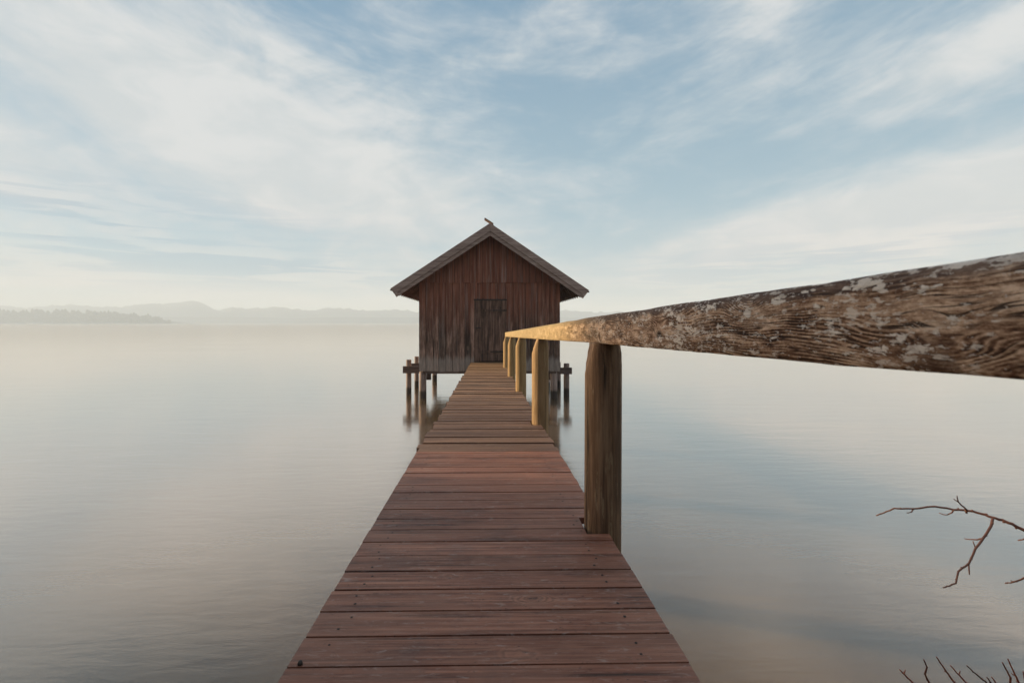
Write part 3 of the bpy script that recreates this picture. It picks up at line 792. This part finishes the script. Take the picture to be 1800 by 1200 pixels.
twig(b, [(1290, 440), (1200, 380), (1105, 402), (1072, 408)], .0042, .0022, TY - .1, TY)
twig(b, [(1290, 520), (1200, 575), (1105, 618), (1045, 640), (1000, 645)], .0050, .0024, TY - .15, TY - .05)
twig(b, [(1050, 640), (1032, 630)], .003, .0018, TY - .05, TY - .05)
p_ = [at(*cpt(1290, 440), TY - .1), at(*cpt(1290, 520), TY - .15)]
b.tube([(3.25, 1.75, 1.15), p_[1], p_[0]], [.008, .006, .0042], 7)
b.build('branch', M['bark'], shrub)

low = thing('twig_shrub', (2.3, 2.2, .3), 'reddish leafless twigs of a low shrub poking up at the bottom right', 'shrub')
stems = [[(415, 1125), (440, 1150), (470, 1180), (520, 1225), (620, 1420), (680, 1700)],
         [(548, 1068), (567, 1110), (555, 1150), (580, 1200), (640, 1420), (700, 1700)],
         [(620, 1055), (650, 1100), (685, 1150), (725, 1205), (760, 1420), (740, 1700)],
         [(697, 1102), (745, 1155), (790, 1202), (850, 1420), (800, 1700)],
         [(788, 1103), (840, 1150), (890, 1190), (930, 1240), (900, 1450), (820, 1700)],
         [(985, 1085), (1010, 1130), (1030, 1168), (1025, 1250), (960, 1450), (850, 1700)],
         [(1015, 1065), (1040, 1120), (1062, 1165), (1080, 1205), (1010, 1450), (870, 1700)],
         [(900, 1168), (928, 1205), (940, 1300), (900, 1500), (850, 1700)],
         [(925, 1165), (955, 1205), (970, 1300), (920, 1500), (850, 1700)],
         [(1100, 1135), (1110, 1180), (1120, 1260), (1040, 1480), (880, 1700)]]
for i, s in enumerate(stems):
    b = MB(); YY = 2.15 + .12 * math.sin(i * 2.4)
    twig(b, s, .0026, .0062, YY, 2.3)
    if i in (4, 6): twig(b, [(s[2][0], s[2][1]), (s[2][0] - 28, s[2][1] - 22)], .003, .0016, YY + .05, YY + .05, nubs=False)
    if i in (0, 3): twig(b, [(s[1][0], s[1][1]), (s[1][0] + 6, s[1][1] - 26)], .003, .0016, YY + .03, YY + .03, nubs=False)
    b.build('stem', M['bark_red'] if i % 3 != 1 else M['bark'], low)

# ------------------------------------------------------------------ tree on the left-hand shore whose shade falls across the near end
def shore_tree(x, y, h, cr, seed, label):
    random.seed(seed); z0 = bank_pt(x, max(.5, shore(x) - y)).z
    t = thing('shore_tree', (x, y, z0), label, 'tree')
    b = MB(); b.tube([(x, y, z0 - .3), (x + .1, y, z0 + h * .3), (x, y + .1, z0 + h * .65), (x, y, z0 + h * .95)], [.28, .22, .13, .03], 10)
    for k in range(16):
        a = random.uniform(0, 6.28); zz_ = z0 + h * random.uniform(.2, .8); L = cr * random.uniform(.6, .95)
        b.tube([(x, y, zz_), (x + L * .5 * math.cos(a), y + L * .5 * math.sin(a), zz_ + .3), (x + L * math.cos(a), y + L * math.sin(a), zz_ + .9)], [.07, .05, .015], 6)
    b.build('trunk', M['trunk'], t)
    b = MB()
    for k in range(16000):
        u = random.random() ** .7; a = random.uniform(0, 6.283); fz = random.random()
        rad = cr * (1 - fz) ** .55 * (.45 + .55 * min(1, fz * 5)) * math.sqrt(u) * (1 + .22 * noise.noise(Vector((math.cos(a) * 2, math.sin(a) * 2, fz * 6 + seed))))
        c = Vector((x + rad * math.cos(a), y + rad * math.sin(a), z0 + .8 + fz * (h - .6)))
        d1 = Vector((random.gauss(0, 1), random.gauss(0, 1), random.gauss(0, .7))).normalized() * random.uniform(.16, .36)
        d2 = d1.cross(Vector((random.gauss(0, 1), random.gauss(0, 1), random.gauss(0, 1)))).normalized() * random.uniform(.08, .17)
        b._f([b.bm.verts.new(c - d1), b.bm.verts.new(c + d2), b.bm.verts.new(c + d1), b.bm.verts.new(c - d2)])
    b.build('crown', M['leaf'], t)
hd = Vector((sdir.x, sdir.y, 0)).normalized()
D = 36.0; edge = Vector((.58, 3.05, 0)) + hd * D
perp = Vector((hd.y, -hd.x, 0)); perp = perp if perp.y < 0 else -perp
c = edge + perp * 4.6
shore_tree(c.x, c.y, 22, 6.2, 9, 'dense evergreen tree on the left bank outside the view')

src = [o for o in COL.objects if o.name.startswith('shore_tree')][0]; src['group'] = 'trees on the bank outside the view'
random.seed(77)
for x, y, a in ((-19, -10, 1), (-11.5, -13, 2), (-4.5, -11, 3), (3.5, -13.5, 4), (10.5, -11, 5), (17, -8, 6), (-27, -5, 2.4)):
    t = src.copy(); COL.objects.link(t); t.location = (x, y, bank_pt(x, shore(x) - y).z); t.rotation_euler = (0, 0, a); t.scale = (1, 1, random.uniform(.35, .5))
    t['label'] = 'dense evergreen tree on the bank behind the viewpoint'
    for ch in src.children:
        c_ = ch.copy(); COL.objects.link(c_); c_.parent = t

# ------------------------------------------------------------------ haze
b = MB(); b.box(-6000, 6000, -600, 6000, -1.5, 132)
hz = b.build('haze', [])
hm = bpy.data.materials.new('lake_haze'); hm.use_nodes = True; hm.node_tree.nodes.clear(); n = NT(hm.node_tree)
pv = n.new('ShaderNodeVolumePrincipled'); pv.inputs['Color'].default_value = (.76, .87, 1.0, 1); pv.inputs['Density'].default_value = .00058
pv.inputs['Anisotropy'].default_value = .0; pv.inputs['Density Attribute'].default_value = ''
n.l.new(pv.outputs[0], n.new('ShaderNodeOutputMaterial').inputs['Volume'])
try: hm.cycles.homogeneous_volume = True
except Exception as ex: print('homog', ex)
hz.data.materials.append(hm); hz['kind'] = 'stuff'; hz['label'] = 'pale mist over the lake that fades the far shore'; hz['category'] = 'haze'
